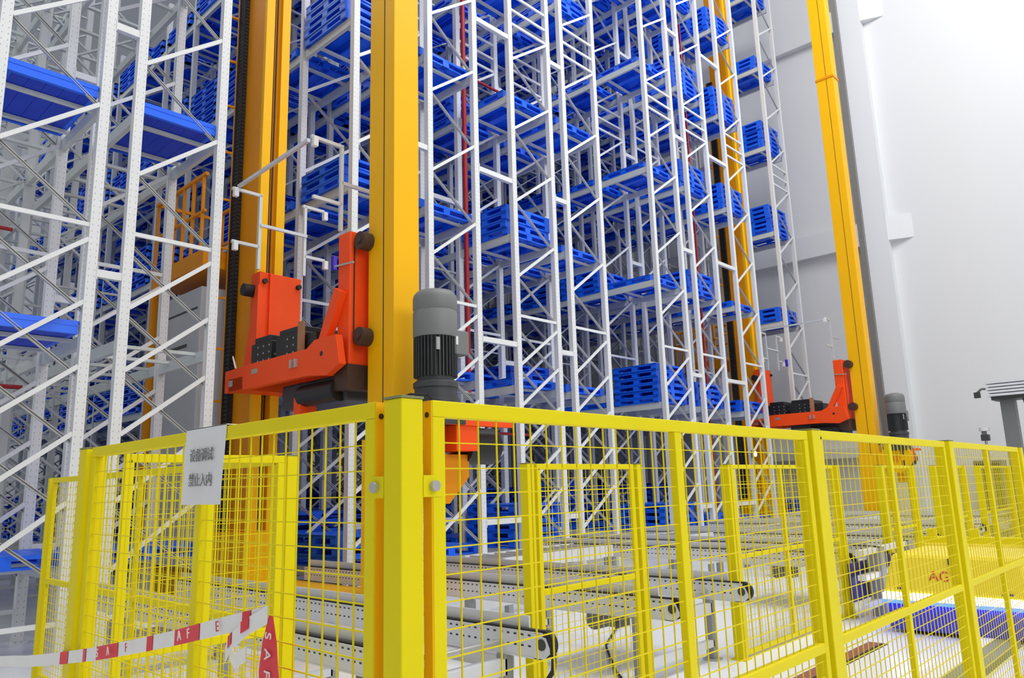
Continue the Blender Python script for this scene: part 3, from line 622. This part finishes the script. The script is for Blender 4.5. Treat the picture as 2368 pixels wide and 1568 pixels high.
# ------------------------------------------------------------------ conveyors
def conveyor(x0, x1, y0, y1, lab, legs=(.4, 2.4, 4.4)):
    t = thing('chain_conveyor', lab, 'conveyor', ((x0+x1)/2, y0, 0), 'white chain conveyors')
    for x, s in ((x0, 1), (x1, 1)):
        b = MB().box(x, x+.055, y0+.08, y1, .53, .69); b.box(x-.006, x+.055, y0+.08, y1, .685, .69); b.box(x-.006, x+.0, y0+.08, y1, .528, .535)
        b.build('side_beam', 'conveyor_punched', t)
        MB().box(x+.012, x+.042, y0+.06, y1, .69, .703).build('chain', 'chain_dark', t)
        MB().box(x+.058, x+.072, y0+.25, y1, .66, .77).build('guide_plate', 'conveyor_white', t)
        MB().cyl((x+.005, y0+.08, .622), (x+.048, y0+.08, .622), .082, 28).build('sprocket_chain', 'rubber_black', t, True)
        if x0 < 3: MB().tube([(x+.03, y0+.02, .57), (x+.03, y0+.03, .47), (x+.03, y0+.12, .36), (x+.03, y0+.3, .30)], .016).build('hanging_cable', 'rubber_black', t)
        MB().cyl((x-.012, y0+.09, .62), (x-.004, y0+.09, .62), .035, 18).build('bearing', 'motor_dark', t, True)
        MB().prism([(y0+.03, .60), (y0+.06, .66), (y0+.16, .685), (y0+.16, .53), (y0+.08, .53), (y0+.03, .57)], 0, x-.006, x+.004).build('end_bracket', 'conveyor_white', t)
    for yy in legs:
        y = y0+yy
        if y > y1: continue
        for x in (x0-.01, x1-.02):
            MB().box(x, x+.08, y, y+.08, .02, .53).build('leg', 'conveyor_grey', t, bevel=.004)
            MB().box(x-.02, x+.09, y-.03, y+.11, 0, .02).build('foot', 'zinc', t)
        MB().box(x0+.06, x1, y, y+.08, .40, .50).build('cross_member', 'conveyor_white', t)
        MB().box(x0+.06, x1, y, y+.06, .12, .18).build('cross_member', 'conveyor_white', t)
    yy = y0+1.0
    MB().box(x0+.08, x1-.02, y0+.7, y0+1.5, .50, .515).build('bed_plate', 'conveyor_white', t)
    MB().cyl((x0+.06, y0+.45, .60), (x1, y0+.45, .60), .02, 12).build('drive_shaft', 'zinc', t, True)
    q = MB().cyl((x0+.35, y0+1.15, .40), (x0+.62, y0+1.15, .40), .09, 20); q.box(x0+.6, x0+.78, y0+1.05, y0+1.25, .3, .5); q.build('drive_motor', 'motor_grey', t, True)
    return t
cv = [(2.80, 3.74, 3.24, 8.75, 'nearest white chain conveyor, ending by the corner post'), (5.36, 6.52, 3.30, 8.75, 'second white chain conveyor, in front of the near crane'),
      (9.62, 10.78, 3.5, 8.75, 'third white chain conveyor, beyond the wide mesh panel'), (12.6, 13.35, 3.5, 8.75, 'fourth white chain conveyor, behind the glowing vehicle'),
      (15.5, 16.25, 3.5, 8.75, 'fifth white chain conveyor, before the far racks'), (19.2, 20.2, 3.5, 8.75, 'sixth white chain conveyor, leading to the far crane')]
for a in cv: conveyor(*a)
# transfer tables along the rack fronts
def table(x0, x1, y0, y1, lab):
    t = thing('transfer_table', lab, 'conveyor', ((x0+x1)/2, (y0+y1)/2, 0), 'grey transfer tables before the racks')
    for y in (y0, y1-.06): MB().box(x0, x1, y, y+.06, .56, .72).build('side_beam', 'conveyor_white', t)
    n = max(3, int((x1-x0)/.22))
    for i in range(n):
        x = x0+.1+(x1-x0-.2)*i/(n-1); MB().cyl((x, y0+.06, .69), (x, y1-.06, .69), .03, 12).build('roller', 'zinc', t, True)
    for x in (x0+.05, x1-.13):
        for y in (y0, y1-.08): MB().box(x, x+.08, y, y+.08, 0, .56).build('leg', 'conveyor_grey', t)
    return t
table(7.1, 9.4, 6.9, 7.7, 'grey roller table behind the motor, across the front of the racks')
table(11.0, 12.4, 6.9, 7.7, 'grey roller table before the rack left of the middle aisle')
table(13.6, 15.3, 6.2, 7.0, 'grey roller table before the rack right of the middle aisle')
table(16.6, 18.9, 6.2, 7.0, 'grey roller table before the racks beside the far crane')
# ------------------------------------------------------------------ cable on the floor
tag(MB().tube([(4.9, 3.4, .02), (5.6, 4.15, .02), (6.4, 4.85, .02), (7.2, 5.3, .02), (7.9, 5.6, .02), (8.6, 5.7, .02)], .012).build('floor_cable', 'rubber_black'), 'thin black cable lying on the white floor behind the short mesh panel', 'cable')
# grey station right of the second fence post
t = thing('lift_station', 'grey steel conveyor station with white bars left of the glowing vehicle', 'conveyor', (9.9, 3.2, 0))
for x in (9.62, 10.7):
    MB().box(x, x+.16, 3.2, 3.36, 0, .78).build('leg', 'conveyor_grey', t)
for z in (.72, .45, .14): MB().box(9.1, 10.9, 3.22, 3.3, z, z+.06).build('crossbar', 'conveyor_white', t)
MB().box(9.2, 10.8, 3.4, 3.44, .2, .62).build('dark_panel', 'agv_navy', t)
# ------------------------------------------------------------------ automated vehicle
t = thing('transport_vehicle', 'low yellow automated vehicle with a blue glowing skirt behind the right fence', 'vehicle', (9.4, 2.25, 0))
ax0, ax1, ay0, ay1 = 8.72, 10.1, 1.55, 2.93
MB().box(ax0+.03, ax1-.03, ay0+.03, ay1-.03, .03, .29).build('skirt', 'agv_blue_glow', t, bevel=.03)  # blue glow of the light strip put into the skirt colour
MB().box(ax0+.0, ax1, ay0, ay1, .33, .40).build('light_strip', 'agv_strip', t, bevel=.01)
MB().box(ax0-.02, ax1-.01, ay0-.01, ay1+.01, .30, .335).build('blue_strip', 'agv_blue_light', t)
q = MB(); zt = .79
vs = [(ax0, ay0, .40), (ax1, ay0, .40), (ax1, ay1, .40), (ax0, ay1, .40), (ax0+.12, ay0+.1, zt), (ax1-.12, ay0+.1, zt), (ax1-.12, ay1-.1, zt), (ax0+.12, ay1-.1, zt)]
q.add(vs, [(0,3,2,1),(4,5,6,7),(0,1,5,4),(1,2,6,5),(2,3,7,6),(3,0,4,7)]); q.build('hood', 'agv_yellow', t, bevel=.04)
MB().box(ax0+.06, ax0+.14, 2.2, 2.28, .7, .76).build('sensor_window', 'motor_dark', t)
sl = math.atan2(.12, .39)
MV = lambda y, z: Matrix.Translation((ax0+.004+(z-.4)*.12/.39-.01, y, z)) @ Matrix.Rotation(math.radians(-90), 4, 'Z') @ Matrix.Rotation(math.radians(90)-sl, 4, 'X')
text_mesh('lettering', 'AGV', .14, 'text_red', MV(2.33, .58), t)
for y in (2.72, 1.78): MB().box(ax0+.0, ax0+.006, y-.05, y+.05, .44, .46).build('badge', 'agv_navy', t)
for y in (1.8, 2.7): MB().cyl((ax0+.2, y, .09), (ax0+.3, y, .09), .09, 18).build('wheel', 'rubber_black', t, True)
# yellow dock beam behind the vehicle
t = thing('dock_barrier', 'long yellow steel barrier with ribs right behind the glowing vehicle', 'barrier', (11.4, 2.2, 0))
MB().box(11.3, 11.5, .4, 3.2, .56, .72).build('rail', 'agv_yellow', t, bevel=.01); MB().box(11.32, 11.48, .4, 3.2, .70, .80).build('rail', 'fence_yellow', t, bevel=.01)
for y in (.7, 1.7, 2.6, 3.1): MB().box(11.35, 11.45, y-.05, y+.05, 0, .9).build('post', 'fence_yellow', t)
t = thing('beacon_box', 'small rust red box on the yellow barrier at the picture edge', 'box', (11.25, 1.9, .8))
MB().box(11.1, 11.28, 1.72, 1.95, .60, .80).build('case', 'rust_red', t, bevel=.01); MB().box(11.12, 11.26, 1.74, 1.93, .80, .83).build('lid', 'motor_grey', t)
# low kerb inside the near fence
t = thing('guide_kerb', 'low olive guide kerb with a white top edge inside the near right fence', 'kerb', (7, 1.78, 0))
MB().box(5.9, 8.66, 1.72, 1.93, 0, .05).build('kerb_body', 'kerb_olive', t); MB().box(5.9, 8.66, 1.93, 2.1, 0, .05).build('white_edge', 'paper_white', t)
# ------------------------------------------------------------------ far machines on the right
t = thing('gantry_head', 'grey post with a white sheet metal head and side arm, far right', 'machine', (20.0, 3.5, 0))
MB().box(19.9, 20.15, 3.38, 3.66, 0, 3.3).build('column', 'motor_grey', t)
for i in range(5): MB().box(19.6, 20.4, 2.2, 3.84-.03*(i % 2), 3.3+.07*i, 3.3+.07*i+.05).build('head_slat', 'conveyor_white', t)
MB().box(19.7, 20.3, 2.2, 3.78, 3.22, 3.3).build('head_base', 'motor_dark', t)
MB().bar((20, 3.2, 3.3), (20, 3.0, 1.6), .08, .08).build('stay', 'motor_dark', t)
MB().tube([(20, 3.75, 3.5), (20, 4.0, 3.52), (20, 4.1, 3.44)], .025).build('arm', 'motor_grey', t); MB().box(19.95, 20.05, 4.04, 4.16, 3.32, 3.45).build('camera_head', 'motor_dark', t)
t = thing('signal_lamp', 'small grey lamp on a stem with a white top above the right fence', 'lamp', (20, 4.06, 0))
MB().cyl((20, 4.06, 0), (20, 4.06, 2.34), .03, 12).build('stem', 'zinc', t, True); MB().box(19.92, 20.08, 3.98, 4.14, 2.34, 2.48).build('housing', 'motor_dark', t, bevel=.01)
MB().box(19.95, 20.05, 4.03, 4.12, 2.48, 2.56).build('neck', 'motor_grey', t); MB().cyl((20, 4.06, 2.56), (20, 4.06, 2.64), .11, 20).build('shade', 'paper_white', t, True)
t = thing('work_light', 'small bright work light clamped to the rack beside the far crane', 'lamp', (18.45, 8.9, 2.27))
MB().box(18.38, 18.52, 8.9, 8.99, 2.18, 2.36).build('housing', 'motor_grey', t, bevel=.01); MB().cyl((18.45, 8.885, 2.27), (18.45, 8.9, 2.27), .06, 20).build('lens', 'lamp_glow', t)

t = thing('tool_cabinet', 'dark grey low cabinet with drawers by the right wall, behind the fence posts', 'cabinet', (23.5, 4.75, 0))
MB().box(23.3, 23.9, 4.45, 5.1, 0, 1.95).build('body', 'motor_grey', t, bevel=.01)
for i in range(3): d = MB().box(23.27, 23.3, 4.5, 5.05, .25+.56*i, .75+.56*i).build('drawer', 'motor_dark', t, bevel=.006); MB().box(23.25, 23.27, 4.65, 4.9, .6+.56*i, .63+.56*i).build('handle', 'zinc', d)
